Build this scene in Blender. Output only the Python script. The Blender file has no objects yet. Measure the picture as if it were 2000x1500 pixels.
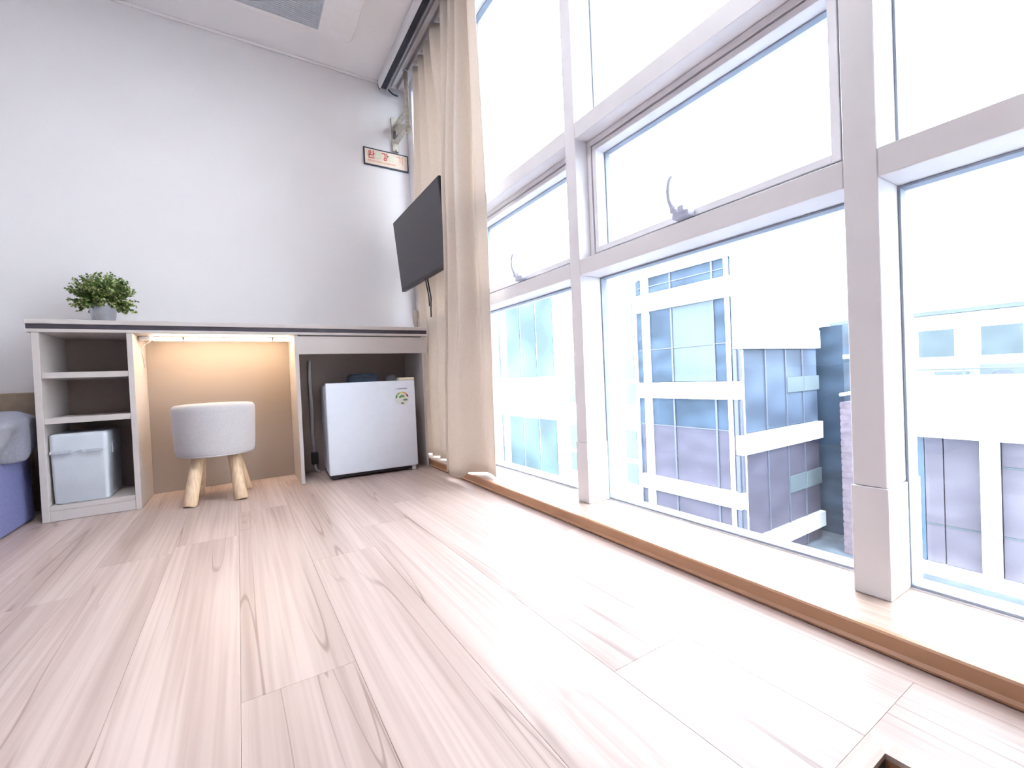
import bpy, bmesh, math, random
from mathutils import Matrix, Vector
random.seed(7)
SC = bpy.context.scene
COL = SC.collection
PI = math.pi

# ------------------------------------------------------------------ camera
def cam_setup():
    yaw, pitch, roll, fpx = 0.5561, -0.0160, -0.0445, 861.9
    f = Vector((math.sin(yaw)*math.cos(pitch), math.cos(yaw)*math.cos(pitch), math.sin(pitch)))
    r0 = Vector((math.cos(yaw), -math.sin(yaw), 0)); u0 = r0.cross(f)
    r = math.cos(roll)*r0 + math.sin(roll)*u0
    u = -math.sin(roll)*r0 + math.cos(roll)*u0
    cd = bpy.data.cameras.new('camera'); co = bpy.data.objects.new('camera', cd); COL.objects.link(co)
    cd.sensor_fit = 'HORIZONTAL'; cd.sensor_width = 36.0; cd.lens = fpx/2000*36
    cd.clip_start = 0.02; cd.clip_end = 500
    b = -f
    co.matrix_world = Matrix(((r.x, u.x, b.x, 0), (r.y, u.y, b.y, 0), (r.z, u.z, b.z, 0.48), (0, 0, 0, 1)))
    SC.camera = co
cam_setup()

# ------------------------------------------------------------------ sky, exposure
W = bpy.data.worlds.new('overcast_sky'); SC.world = W; W.use_nodes = True
bg = W.node_tree.nodes['Background']
bg.inputs[0].default_value = (0.835, 0.922, 1.0, 1); bg.inputs[1].default_value = 8.5
vs = SC.view_settings
vs.view_transform = 'Standard'; vs.look = 'None'; vs.gamma = 1.0; vs.use_curve_mapping = False
vs.exposure = 0.33
cy = SC.cycles
cy.max_bounces = 5; cy.diffuse_bounces = 4; cy.glossy_bounces = 2; cy.transparent_max_bounces = 10
cy.use_adaptive_sampling = True; cy.adaptive_threshold = .40; cy.adaptive_min_samples = 12
cy.use_denoising = True
cy.sample_clamp_indirect = 12.0

# ------------------------------------------------------------------ materials
MATS = {}
def lin(c): return tuple((x/12.92 if x <= .04045 else ((x+.055)/1.055)**2.4) for x in c)
def mat(name, col, rough=0.5, metal=0.0, spec=0.5, noise=0.0, nscale=30.0, bump=0.0, bscale=200.0, stretch=(1, 1, 1), transl=0.0, emit=None, estr=0.0, sheen=0.0):
    if name in MATS: return MATS[name]
    m = bpy.data.materials.new(name); m.use_nodes = True; nt = m.node_tree; N = nt.nodes; L = nt.links
    b = N['Principled BSDF']; out = N['Material Output']
    b.inputs['Base Color'].default_value = (*col, 1); b.inputs['Roughness'].default_value = rough
    b.inputs['Metallic'].default_value = metal; b.inputs['Specular IOR Level'].default_value = spec
    if sheen: b.inputs['Sheen Weight'].default_value = sheen
    tc = N.new('ShaderNodeTexCoord'); mp = N.new('ShaderNodeMapping'); mp.inputs['Scale'].default_value = stretch
    L.new(tc.outputs['Object'], mp.inputs['Vector'])
    if noise > 0:
        n = N.new('ShaderNodeTexNoise'); n.inputs['Scale'].default_value = nscale; n.inputs['Detail'].default_value = 0
        L.new(mp.outputs[0], n.inputs['Vector'])
        r = N.new('ShaderNodeValToRGB')
        r.color_ramp.elements[0].position = .3; r.color_ramp.elements[1].position = .7
        r.color_ramp.elements[0].color = (*[c*(1-noise) for c in col], 1)
        r.color_ramp.elements[1].color = (*[min(1, c*(1+noise)) for c in col], 1)
        L.new(n.outputs['Fac'], r.inputs[0]); L.new(r.outputs[0], b.inputs['Base Color'])
    if bump > 0:
        n2 = N.new('ShaderNodeTexNoise'); n2.inputs['Scale'].default_value = bscale; n2.inputs['Detail'].default_value = 0
        L.new(mp.outputs[0], n2.inputs['Vector'])
        bp = N.new('ShaderNodeBump'); bp.inputs['Strength'].default_value = bump; bp.inputs['Distance'].default_value = .002
        L.new(n2.outputs['Fac'], bp.inputs['Height']); L.new(bp.outputs[0], b.inputs['Normal'])
    if emit:
        b.inputs['Emission Color'].default_value = (*emit, 1); b.inputs['Emission Strength'].default_value = estr
    if transl > 0:
        t = N.new('ShaderNodeBsdfTranslucent'); t.inputs[0].default_value = (*col, 1)
        mx = N.new('ShaderNodeMixShader'); mx.inputs[0].default_value = transl
        L.new(b.outputs[0], mx.inputs[1]); L.new(t.outputs[0], mx.inputs[2]); L.new(mx.outputs[0], out.inputs['Surface'])
    MATS[name] = m
    return m

def glass_mat(name, tint, reflect=1.0):
    m = bpy.data.materials.new(name); m.use_nodes = True; nt = m.node_tree; N = nt.nodes; L = nt.links
    N.remove(N['Principled BSDF'])
    t = N.new('ShaderNodeBsdfTransparent'); t.inputs[0].default_value = (*tint, 1)
    g = N.new('ShaderNodeBsdfGlossy'); g.inputs['Roughness'].default_value = 0.0
    lw = N.new('ShaderNodeLayerWeight'); lw.inputs['Blend'].default_value = .5
    pw = N.new('ShaderNodeMath'); pw.operation = 'POWER'; pw.inputs[1].default_value = 5.0
    ma = N.new('ShaderNodeMath'); ma.operation = 'MULTIPLY_ADD'; ma.inputs[1].default_value = .75; ma.inputs[2].default_value = .06
    L.new(lw.outputs['Facing'], pw.inputs[0]); L.new(pw.outputs[0], ma.inputs[0])
    mx = N.new('ShaderNodeMixShader')
    L.new(ma.outputs[0], mx.inputs[0]); L.new(t.outputs[0], mx.inputs[1]); L.new(g.outputs[0], mx.inputs[2])
    L.new(mx.outputs[0], N['Material Output'].inputs['Surface'])
    return m

def wood_mat(name, light, mid, dark, axis='y', rough=.38, per_obj=True, freq=1.0, spec=.5):
    m = bpy.data.materials.new(name); m.use_nodes = True; nt = m.node_tree; N = nt.nodes; L = nt.links
    b = N['Principled BSDF']; b.inputs['Roughness'].default_value = rough; b.inputs['Specular IOR Level'].default_value = spec
    tc = N.new('ShaderNodeTexCoord'); oi = N.new('ShaderNodeObjectInfo')
    add = N.new('ShaderNodeVectorMath'); add.operation = 'MULTIPLY_ADD'
    comb = N.new('ShaderNodeCombineXYZ')
    for i in range(3): L.new(oi.outputs['Random'], comb.inputs[i])
    L.new(comb.outputs[0], add.inputs[0]); add.inputs[1].default_value = (37, 91, 13) if per_obj else (0, 0, 0)
    L.new(tc.outputs['Object'], add.inputs[2])
    def mapped(s):
        mp = N.new('ShaderNodeMapping')
        mp.inputs['Scale'].default_value = (s[0], s[1], s[1]) if axis == 'y' else ((s[1], s[0], s[1]) if axis == 'x' else (s[0], s[0], s[1]))
        L.new(add.outputs[0], mp.inputs['Vector']); return mp
    def noise(s, detail, dist=0.0):
        n = N.new('ShaderNodeTexNoise'); n.inputs['Scale'].default_value = freq; n.inputs['Detail'].default_value = detail
        n.inputs['Distortion'].default_value = dist
        L.new(mapped(s).outputs[0], n.inputs['Vector']); return n
    def ramp(src, pts):
        r = N.new('ShaderNodeValToRGB'); e = r.color_ramp.elements
        e[0].position, e[0].color = pts[0][0], (*pts[0][1], 1)
        e[1].position, e[1].color = pts[-1][0], (*pts[-1][1], 1)
        for p, c in pts[1:-1]:
            q = e.new(p); q.color = (*c, 1)
        L.new(src, r.inputs[0]); return r
    def mix(mode, fac, a, c):
        x = N.new('ShaderNodeMixRGB'); x.blend_type = mode
        if isinstance(fac, float): x.inputs[0].default_value = fac
        else: L.new(fac, x.inputs[0])
        L.new(a, x.inputs[1]); L.new(c, x.inputs[2]); return x
    broad = noise((12, 0.9), 0)
    base = ramp(broad.outputs['Fac'], [(.30, mid), (.62, light)])
    fine = noise((105, 2.0), 1)
    fr = ramp(fine.outputs['Fac'], [(.30, (.76, .72, .71)), (.62, (1, 1, 1))])
    c1 = mix('MULTIPLY', .75, base.outputs[0], fr.outputs[0])
    # long dark cracks that follow the grain
    crack = noise((15, .55), 0, 1.3)
    cr = ramp(crack.outputs['Fac'], [(.482, (0, 0, 0)), (.494, (1, 1, 1)), (.502, (1, 1, 1)), (.514, (0, 0, 0))])
    gr = ramp(broad.outputs['Fac'], [(.42, (.72, .72, .72)), (.56, (0, 0, 0))])
    cm = mix('MULTIPLY', 1.0, cr.outputs[0], gr.outputs[0])
    dk = N.new('ShaderNodeRGB'); dk.outputs[0].default_value = (*dark, 1)
    c2 = mix('MIX', cm.outputs[0], c1.outputs[0], dk.outputs[0])
    # knots
    vo = N.new('ShaderNodeTexVoronoi'); vo.inputs['Scale'].default_value = 1.0
    L.new(mapped((3.2, 1.0)).outputs[0], vo.inputs['Vector'])
    wv = N.new('ShaderNodeMath'); wv.operation = 'SINE'
    mu = N.new('ShaderNodeMath'); mu.operation = 'MULTIPLY'; mu.inputs[1].default_value = 75.0
    L.new(vo.outputs['Distance'], mu.inputs[0]); L.new(mu.outputs[0], wv.inputs[0])
    wr = ramp(wv.outputs[0], [(.45, (0, 0, 0)), (1.0, (.34, .34, .34))])
    kr = ramp(vo.outputs['Distance'], [(.06, (1, 1, 1)), (.15, (0, 0, 0))])
    km = mix('MULTIPLY', 1.0, wr.outputs[0], kr.outputs[0])
    c3 = mix('MIX', km.outputs[0], c2.outputs[0], dk.outputs[0])
    # plank to plank tone
    hs = N.new('ShaderNodeHueSaturation')
    mr = N.new('ShaderNodeMapRange'); mr.inputs['To Min'].default_value = .93; mr.inputs['To Max'].default_value = 1.06
    L.new(oi.outputs['Random'], mr.inputs['Value']); L.new(mr.outputs[0], hs.inputs['Value'])
    L.new(c3.outputs[0], hs.inputs['Color']); L.new(hs.outputs[0], b.inputs['Base Color'])
    MATS[name] = m
    return m

M_WALL = mat('painted_wallpaper', (.80, .77, .785), .85, noise=.012, nscale=3, spec=.2)
M_CEIL = mat('ceiling_paper', (.90, .87, .875), .9, noise=.01, nscale=4, spec=.2)
M_FRAME = mat('frame_paint', (.82, .79, .815), .42, noise=.015, nscale=12)
M_GASKET = mat('grey_gasket', (.30, .34, .42), .6, noise=.05)
M_ALU = mat('handle_aluminium', (.60, .62, .74), .4, metal=.1, noise=.04)
M_GLASS = glass_mat('window_glass', (.985, 1.0, 1.0))
M_PLANK = wood_mat('floor_plank_wood', (.60, .475, .43), (.495, .38, .34), (.265, .175, .15), 'y')
M_NOSE = wood_mat('nosing_wood', (.66, .51, .44), (.56, .42, .36), (.30, .2, .16), 'x')
M_KERB = wood_mat('kerb_wood', (.56, .30, .165), (.46, .235, .125), (.24, .12, .065), 'y', rough=.45)
M_SILL = wood_mat('sill_wood', (.60, .47, .40), (.52, .40, .33), (.36, .26, .21), 'y', rough=.35)
M_SUB = mat('subfloor_board', (.20, .13, .09), .8, noise=.1)
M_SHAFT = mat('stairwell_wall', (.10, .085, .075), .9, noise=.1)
M_DESK = mat('taupe_laminate', (.55, .50, .48), .5, noise=.015, nscale=3, stretch=(1, 1, 12))
M_DESKB = mat('shaded_back_board', (.34, .28, .25), .55, noise=.02, nscale=3)  # same laminate as the desk, darkened: recess shade put into the colour
M_DESK_EDGE = mat('dark_edge_strip', (.055, .045, .06), .45, noise=.1)
M_BOX = mat('white_plastic_box', (.56, .59, .64), .45, noise=.01, bump=.1)
M_FAB = mat('stool_fabric', (.54, .51, .525), .95, noise=.08, nscale=400, bump=.5, bscale=900, sheen=.3)
M_PINE = wood_mat('pale_pine', (.80, .60, .40), (.72, .52, .33), (.50, .32, .18), 'z', rough=.5)
M_FRIDGE = mat('white_enamel', (.82, .875, .98), .32, noise=.008, bump=.08, bscale=500)
M_IVORY = mat('ivory_plastic', (.78, .72, .55), .45, noise=.02)
M_BLACK = mat('black_plastic', (.02, .02, .024), .4, noise=.1)
M_SCREEN = mat('tv_screen', (.035, .034, .042), .32, noise=.03, spec=.5)
M_CURTAIN = mat('beige_curtain_fabric', (.765, .675, .60), .92, noise=.03, nscale=250, stretch=(1, 1, .25), bump=.35, bscale=700, transl=.33, sheen=.2)
M_METALPOT = mat('brushed_pot_metal', (.52, .55, .61), .24, metal=.95, noise=.06, nscale=80, stretch=(1, 1, .1))
M_LEAF = mat('green_leaf', (.125, .20, .045), .6, noise=.5, nscale=35, transl=.25)
M_LEAFP = mat('pale_leaf', (.50, .52, .25), .6, noise=.35, nscale=35, transl=.25)
M_SOIL = mat('dark_moss', (.035, .05, .02), .95, noise=.4)
M_DUVET = mat('grey_blue_duvet', (.23, .235, .29), .95, noise=.06, nscale=120, bump=.4, bscale=500)
M_SKIRT = mat('lavender_skirt', (.165, .175, .36), .9, noise=.05, nscale=90, bump=.3, bscale=500)
M_BEDWOOD = mat('tan_headboard', (.36, .28, .21), .7, noise=.08)
M_WHITE = mat('white_plastic', (.82, .82, .85), .4, noise=.01)
M_CASE = mat('white_case_metal', (.76, .74, .77), .35, noise=.01)
M_SILVER = mat('silver_bar', (.68, .66, .70), .3, metal=.7, noise=.03)
M_NAVY = mat('dark_slot', (.018, .02, .035), .5, noise=.1)
M_RAIL = mat('rail_grey', (.56, .51, .52), .45, noise=.03)
M_BRACKET = mat('cream_bracket_paint', (.55, .51, .44), .55, noise=.1, nscale=60)
M_SIGN = mat('sign_cream', (.80, .66, .54), .5, noise=.03)
M_SIGNG = mat('sign_pale_green', (.66, .72, .56), .5, noise=.03)
M_SIGNF = mat('sign_navy_border', (.035, .045, .085), .5, noise=.05)
M_RED = mat('sign_red', (.62, .07, .08), .5, noise=.05)
M_REDP = mat('sign_faded_red', (.74, .36, .30), .5, noise=.05)
M_LED = mat('led_diffuser', (1, .95, .85), .4, emit=(1.0, .77, .50), estr=42.0, noise=.005)
M_CORD = mat('white_cord', (.70, .69, .70), .5, noise=.02)
M_AC = mat('ac_panel_white', (.90, .87, .87), .55, noise=.01)
M_ACG = mat('ac_grille_grey', (.56, .585, .63), .6, noise=.03)
M_POUCH = mat('dark_blue_pouch', (.03, .045, .075), .6, noise=.2, bump=.3)
M_GREYP = mat('grey_rubber', (.12, .115, .13), .6, noise=.1)
# outside
M_XWHITE = mat('facade_white_panel', (.80, .81, .83), .5, noise=.02, nscale=1)
M_XGLASS = mat('facade_blue_glass', (.044, .067, .102), .5, noise=.25, nscale=.9, stretch=(1, 1, 2.2), spec=.12)
M_XGLASS2 = mat('facade_lavender_glass', (.082, .078, .108), .5, noise=.14, nscale=.8, stretch=(1, 1, 2.5), spec=.12)
M_XPALE = mat('facade_pale_glass', (.108, .138, .156), .5, spec=.12, noise=.08, nscale=1)
M_XCYAN = mat('facade_cyan_glass', (.080, .124, .142), .5, noise=.3, nscale=.5, spec=.12)
M_XGLASS3 = mat('shopfront_lavender_glass', (.148, .138, .172), .5, noise=.12, nscale=.8, stretch=(1, 1, 2.5), spec=.12)
M_XGLASSR = mat('facade_side_glass', (.070, .094, .138), .5, noise=.3, nscale=.7, stretch=(1, 1, 1.6), spec=.12)
M_XPALE2 = mat('annex_pale_glass', (.135, .165, .170), .5, noise=.06, nscale=1, spec=.12)
M_XMULL = mat('facade_grey_mullion', (.085, .095, .13), .4, noise=.05)
M_XBRICK = mat('facade_pink_brick', (.15, .12, .145), .8, noise=.15, nscale=6)
M_XROOF = mat('roof_membrane', (.42, .46, .48), .8, noise=.1, nscale=2)
M_XCLAD = mat('far_house_render', (.12, .145, .155), .8, noise=.05, nscale=.5)
M_ASPHALT = mat('asphalt', (.11, .14, .18), .9, noise=.15, nscale=2)
M_XTEAL = mat('teal_shutter', (.06, .11, .17), .5, noise=.1)

# ------------------------------------------------------------------ mesh helpers
WM = {}
class MB:
    """collects shapes, becomes ONE mesh object"""
    def __init__(s): s.bm = bmesh.new()
    def box(s, x0, x1, y0, y1, z0, z1, bev=0.0, seg=2):
        t = bmesh.new()
        v = [t.verts.new((x, y, z)) for z in (z0, z1) for y in (y0, y1) for x in (x0, x1)]
        for q in ((0, 2, 3, 1), (4, 5, 7, 6), (0, 1, 5, 4), (2, 6, 7, 3), (0, 4, 6, 2), (1, 3, 7, 5)):
            t.faces.new([v[i] for i in q])
        if bev > 0:
            bmesh.ops.bevel(t, geom=t.edges[:], offset=bev, segments=seg, profile=.5, affect='EDGES')
        s._merge(t); return s
    def prism(s, pts, a, b, axis='y', bev=0.0):
        """polygon pts swept along axis from a to b; pts = the two other coordinates in order"""
        t = bmesh.new()
        def P(p, q):
            if axis == 'y': return (p[0], q, p[1])
            if axis == 'x': return (q, p[0], p[1])
            return (p[0], p[1], q)
        A = [t.verts.new(P(p, a)) for p in pts]; B = [t.verts.new(P(p, b)) for p in pts]
        n = len(pts); t.faces.new(A); t.faces.new(B[::-1])
        for i in range(n): t.faces.new((A[i], B[i], B[(i+1) % n], A[(i+1) % n]))
        bmesh.ops.recalc_face_normals(t, faces=t.faces[:])
        if bev > 0:
            bmesh.ops.bevel(t, geom=t.edges[:], offset=bev, segments=2, profile=.5, affect='EDGES')
        s._merge(t); return s
    def tube(s, pts, r, n=10, caps=True):
        t = bmesh.new(); rings = []
        pts = [Vector(p) for p in pts]; rs = r if isinstance(r, (list, tuple)) else [r]*len(pts)
        up = None
        for i, p in enumerate(pts):
            d = (pts[min(i+1, len(pts)-1)]-pts[max(i-1, 0)]).normalized()
            if up is None:
                up = Vector((0, 0, 1)) if abs(d.z) < .9 else Vector((1, 0, 0))
            a = d.cross(up).normalized(); c = a.cross(d).normalized(); up = c
            rings.append([t.verts.new(p+(a*math.cos(2*PI*k/n)+c*math.sin(2*PI*k/n))*rs[i]) for k in range(n)])
        for i in range(len(rings)-1):
            for k in range(n):
                f = t.faces.new((rings[i][k], rings[i][(k+1) % n], rings[i+1][(k+1) % n], rings[i+1][k])); f.smooth = True
        if caps:
            t.faces.new(rings[0][::-1]); t.faces.new(rings[-1])
        bmesh.ops.recalc_face_normals(t, faces=t.faces[:])
        s._merge(t); return s
    def lathe(s, prof, c, n=40, axis='z', close=True):
        t = bmesh.new(); rings = []
        for r, h in prof:
            ring = []
            for k in range(n):
                a = 2*PI*k/n; x, y = r*math.cos(a), r*math.sin(a)
                if axis == 'z': ring.append(t.verts.new((c[0]+x, c[1]+y, c[2]+h)))
                elif axis == 'y': ring.append(t.verts.new((c[0]+x, c[1]+h, c[2]+y)))
                else: ring.append(t.verts.new((c[0]+h, c[1]+x, c[2]+y)))
            rings.append(ring)
        for i in range(len(rings)-1):
            for k in range(n):
                f = t.faces.new((rings[i][k], rings[i][(k+1) % n], rings[i+1][(k+1) % n], rings[i+1][k])); f.smooth = True
        if close:
            t.faces.new(rings[0][::-1]); t.faces.new(rings[-1])
        bmesh.ops.recalc_face_normals(t, faces=t.faces[:])
        s._merge(t); return s
    def grid(s, rows, smooth=True, closed=False):
        vs_ = [[s.bm.verts.new(p) for p in r] for r in rows]
        for i in range(len(vs_)-1):
            m = len(vs_[i])
            for k in range(m if closed else m-1):
                f = s.bm.faces.new((vs_[i][k], vs_[i][(k+1) % m], vs_[i+1][(k+1) % m], vs_[i+1][k])); f.smooth = smooth
        return s
    def quad(s, *p):
        f = s.bm.faces.new([s.bm.verts.new(q) for q in p]); return s
    def ring_arc(s, c, r0, r1, a0, a1, y0, y1, n=10):
        """flat arc in the xz plane, thickness y0..y1"""
        for i in range(n):
            b0, b1 = a0+(a1-a0)*i/n, a0+(a1-a0)*(i+1)/n
            P = lambda r, a: (c[0]+r*math.cos(a), c[1]+r*math.sin(a))
            s.prism([P(r0, b0), P(r1, b0), P(r1, b1), P(r0, b1)], y0, y1, 'y')
        return s
    def _merge(s, t):
        me = bpy.data.meshes.new('tmp'); t.to_mesh(me); t.free(); s.bm.from_mesh(me); bpy.data.meshes.remove(me)
    def build(s, name, m, parent=None, local=False, smooth_angle=None):
        me = bpy.data.meshes.new(name); s.bm.to_mesh(me); s.bm.free()
        me.materials.append(m)
        o = bpy.data.objects.new(name, me); COL.objects.link(o)
        if smooth_angle is not None:
            for p in me.polygons: p.use_smooth = True
            me.set_sharp_from_angle(angle=math.radians(smooth_angle))
        if parent is not None:
            o.parent = parent; WM[o] = WM[parent].copy()
            if not local: me.transform(WM[parent].inverted())
        else:
            WM[o] = Matrix()
            # origin at the base centre
            if len(me.vertices):
                xs = [v.co for v in me.vertices]
                c = Vector(((min(v.x for v in xs)+max(v.x for v in xs))/2, (min(v.y for v in xs)+max(v.y for v in xs))/2, min(v.z for v in xs)))
                me.transform(Matrix.Translation(-c)); o.location = c; WM[o] = Matrix.Translation(c)
        return o
def B(*a, **k): return MB().box(*a, **k)
def sheet(x, y0, y1, z0, z1): return MB().quad((x, y0, z0), (x, y1, z0), (x, y1, z1), (x, y0, z1))     # one sheet of glass
def thing(name, label, cat, loc=(0, 0, 0), rot=(0, 0, 0), group=None, kind=None):
    o = bpy.data.objects.new(name, None); COL.objects.link(o); o.location = loc; o.rotation_euler = rot
    o.empty_display_size = .1
    from mathutils import Euler
    WM[o] = Matrix.Translation(loc) @ Euler(rot).to_matrix().to_4x4()
    return tag(o, label, cat, group, kind)
def tag(o, label=None, cat=None, group=None, kind=None):
    if label: o['label'] = label
    if cat: o['category'] = cat
    if group: o['group'] = group
    if kind: o['kind'] = kind
    return o
def struct(o, label, cat=None): return tag(o, label, cat, None, 'structure')

# ------------------------------------------------------------------ dimensions (metres)
WY, CH, XL, YR = 2.74, 2.341, -2.2, -1.8      # back wall, ceiling, left wall, rear wall
KZ = 0.037                                    # sill height
def kx(y): return 0.872+0.0125*y              # front of the window step
MX, GX = 0.998, 1.095                         # mullion inner face, glass plane
HX0, HX1, HY0, HY1 = -.30, .650, -1.30, .2215  # stair opening

# ------------------------------------------------------------------ floor
fl = MB()
for a in ((XL, HX0-.02, YR, WY), (HX1+.02, 1.20, YR, WY), (HX0-.02, HX1+.02, HY1+.02, WY), (HX0-.02, HX1+.02, YR, HY0-.02)):
    fl.box(*a, -.26, -.0125)
floor = struct(fl.build('floor', M_SUB), 'pale pinkish wood plank floor of the room')
PWID, x0 = .170, -.018
k = -13; nx = 0
NW = .0245                                      # nosing width
while x0+k*PWID < .905:
    xa, xb = x0+k*PWID, x0+(k+1)*PWID
    rnd = random.Random(100+k)
    L_ = 1.22
    start = {0: .797, 2: .30, 3: .52, 1: .10}.get(k, rnd.uniform(0, L_))
    cuts = sorted(start+L_*i for i in range(-4, 5))
    cuts = [c for c in cuts if YR < c < WY]
    ys = [YR]+cuts+[WY]
    for a, b in zip(ys[:-1], ys[1:]):
        xa2, xb2 = max(xa, XL), xb
        if xb2 <= XL: continue
        segs = [(a, b)]
        hx0, hx1, hy0, hy1 = HX0-NW, HX1+NW, HY0-NW, HY1+NW
        pieces = []
        for (p, q) in segs:
            if xb2 <= hx0 or xa2 >= hx1 or q <= hy0 or p >= hy1: pieces.append((xa2, xb2, p, q)); continue
            if p < hy0: pieces.append((xa2, xb2, p, hy0))
            if q > hy1: pieces.append((xa2, xb2, hy1, q))
            m0, m1 = max(p, hy0), min(q, hy1)
            if xa2 < hx0: pieces.append((xa2, hx0, m0, m1))
            if xb2 > hx1: pieces.append((hx1, xb2, m0, m1))
        for (c, d, p, q) in pieces:
            d2 = min(d, kx(p)+.012)
            if d2-c < .01 or q-p < .01: continue
            g = .00015
            mb = B(c+g, d2-g, p+g, q-g, -.012, 0, bev=.0004, seg=1)
            o = mb.build('plank', M_PLANK, floor)
    k += 1
# nosing boards round the stair opening, mitred at the corners
def nose(p): return MB().prism(p, -.006, .0008, 'z').build('nosing_board', M_NOSE, floor)
a0, a1, b0, b1 = HX0, HX1, HY0, HY1; w = NW-.0006
nose([(a0-w, b1+w), (a0, b1), (a1, b1), (a1+w, b1+w)])
nose([(a1, b0), (a1+w, b0-w), (a1+w, b1+w), (a1, b1)])
nose([(a0-w, b0-w), (a1+w, b0-w), (a1, b0), (a0, b0)])
nose([(a0-w, b0-w), (a0, b0), (a0, b1), (a0-w, b1+w)])
# lining of the opening and the dark stairwell below
well = struct(MB().box(HX0-.02, HX0, HY0-.02, HY1+.02, -2.4, -.26).box(HX1, HX1+.02, HY0-.02, HY1+.02, -2.4, -.26).box(HX0, HX1, HY1, HY1+.02, -2.4, -.26).box(HX0, HX1, HY0-.02, HY0, -2.4, -.26).box(HX0-.02, HX1+.02, HY0-.02, HY1+.02, -2.44, -2.4).build('wall_stairwell', M_SHAFT), 'dark walls of the stairwell below the floor opening')
B(HX1, HX1+.018, HY0-.018, HY1+.018, -.25, -.0062).build('lining_board', M_KERB, well)
B(HX0-.018, HX0, HY0-.018, HY1+.018, -.25, -.0062).build('lining_board', M_KERB, well)
B(HX0, HX1, HY1, HY1+.018, -.25, -.0062).build('lining_board', M_SHAFT, well)  # far board in the dark wall colour, shadow put into its colour
B(HX0, HX1, HY0-.018, HY0, -.25, -.0062).build('lining_board', M_KERB, well)

# ------------------------------------------------------------------ walls, ceiling
struct(B(XL-.12, 1.20, WY, WY+.12, -.26, CH+.1).build('wall_back', M_WALL), 'plain off-white back wall behind the desk')
struct(B(XL-.12, XL, YR-.12, WY, -.26, CH+.1).build('wall_left', M_WALL), 'off-white wall beyond the bed')
struct(B(XL, 1.20, YR-.12, YR, -.26, CH+.1).build('wall_rear', M_WALL), 'off-white wall behind the camera')
struct(B(XL, 1.20, YR, WY, CH, CH+.1).build('ceiling', M_CEIL), 'pale grey papered ceiling')
struct(MB().prism([(WY-.001, CH-.001), (WY-.012, CH-.001), (WY-.012, CH-.005), (WY-.006, CH-.012), (WY-.001, CH-.012)], XL+.01, .99, 'x').build('trim_1', M_CEIL), 'thin cornice bead where back wall meets ceiling')

# step along the window: brown board with a round foot bead, pale sill on top
kp = MB()
ya, yb = YR+.01, 2.36
def kprof(y):
    x = kx(y); return [(x+.011, 0.0005), (x+.001, .0005), (x-.004, .003), (x-.005, .007), (x-.002, .010), (x, .012), (x, KZ-.003), (x+.003, KZ), (x+.011, KZ)]
rows = [[(p[0], y, p[1]) for p in kprof(y)] for y in (ya, yb)]
kp.grid(rows, smooth=False, closed=True)
kp.bm.faces.new([kp.bm.verts[i] if False else v for i, v in enumerate(list(kp.bm.verts)[:9])]); kp.bm.faces.new(list(kp.bm.verts)[9:][::-1])
bmesh.ops.recalc_face_normals(kp.bm, faces=kp.bm.faces[:])
struct(kp.build('trim_2', M_KERB), 'brown wooden riser of the low step under the windows')
sl = MB().prism([(kx(ya)+.0112, ya), (1.085, ya), (1.085, WY-.004), (kx(WY)+.0112, WY-.004)], .001, KZ, 'z')
struct(sl.build('trim_3', M_SILL), 'glossy pale wooden window sill board')

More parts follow.
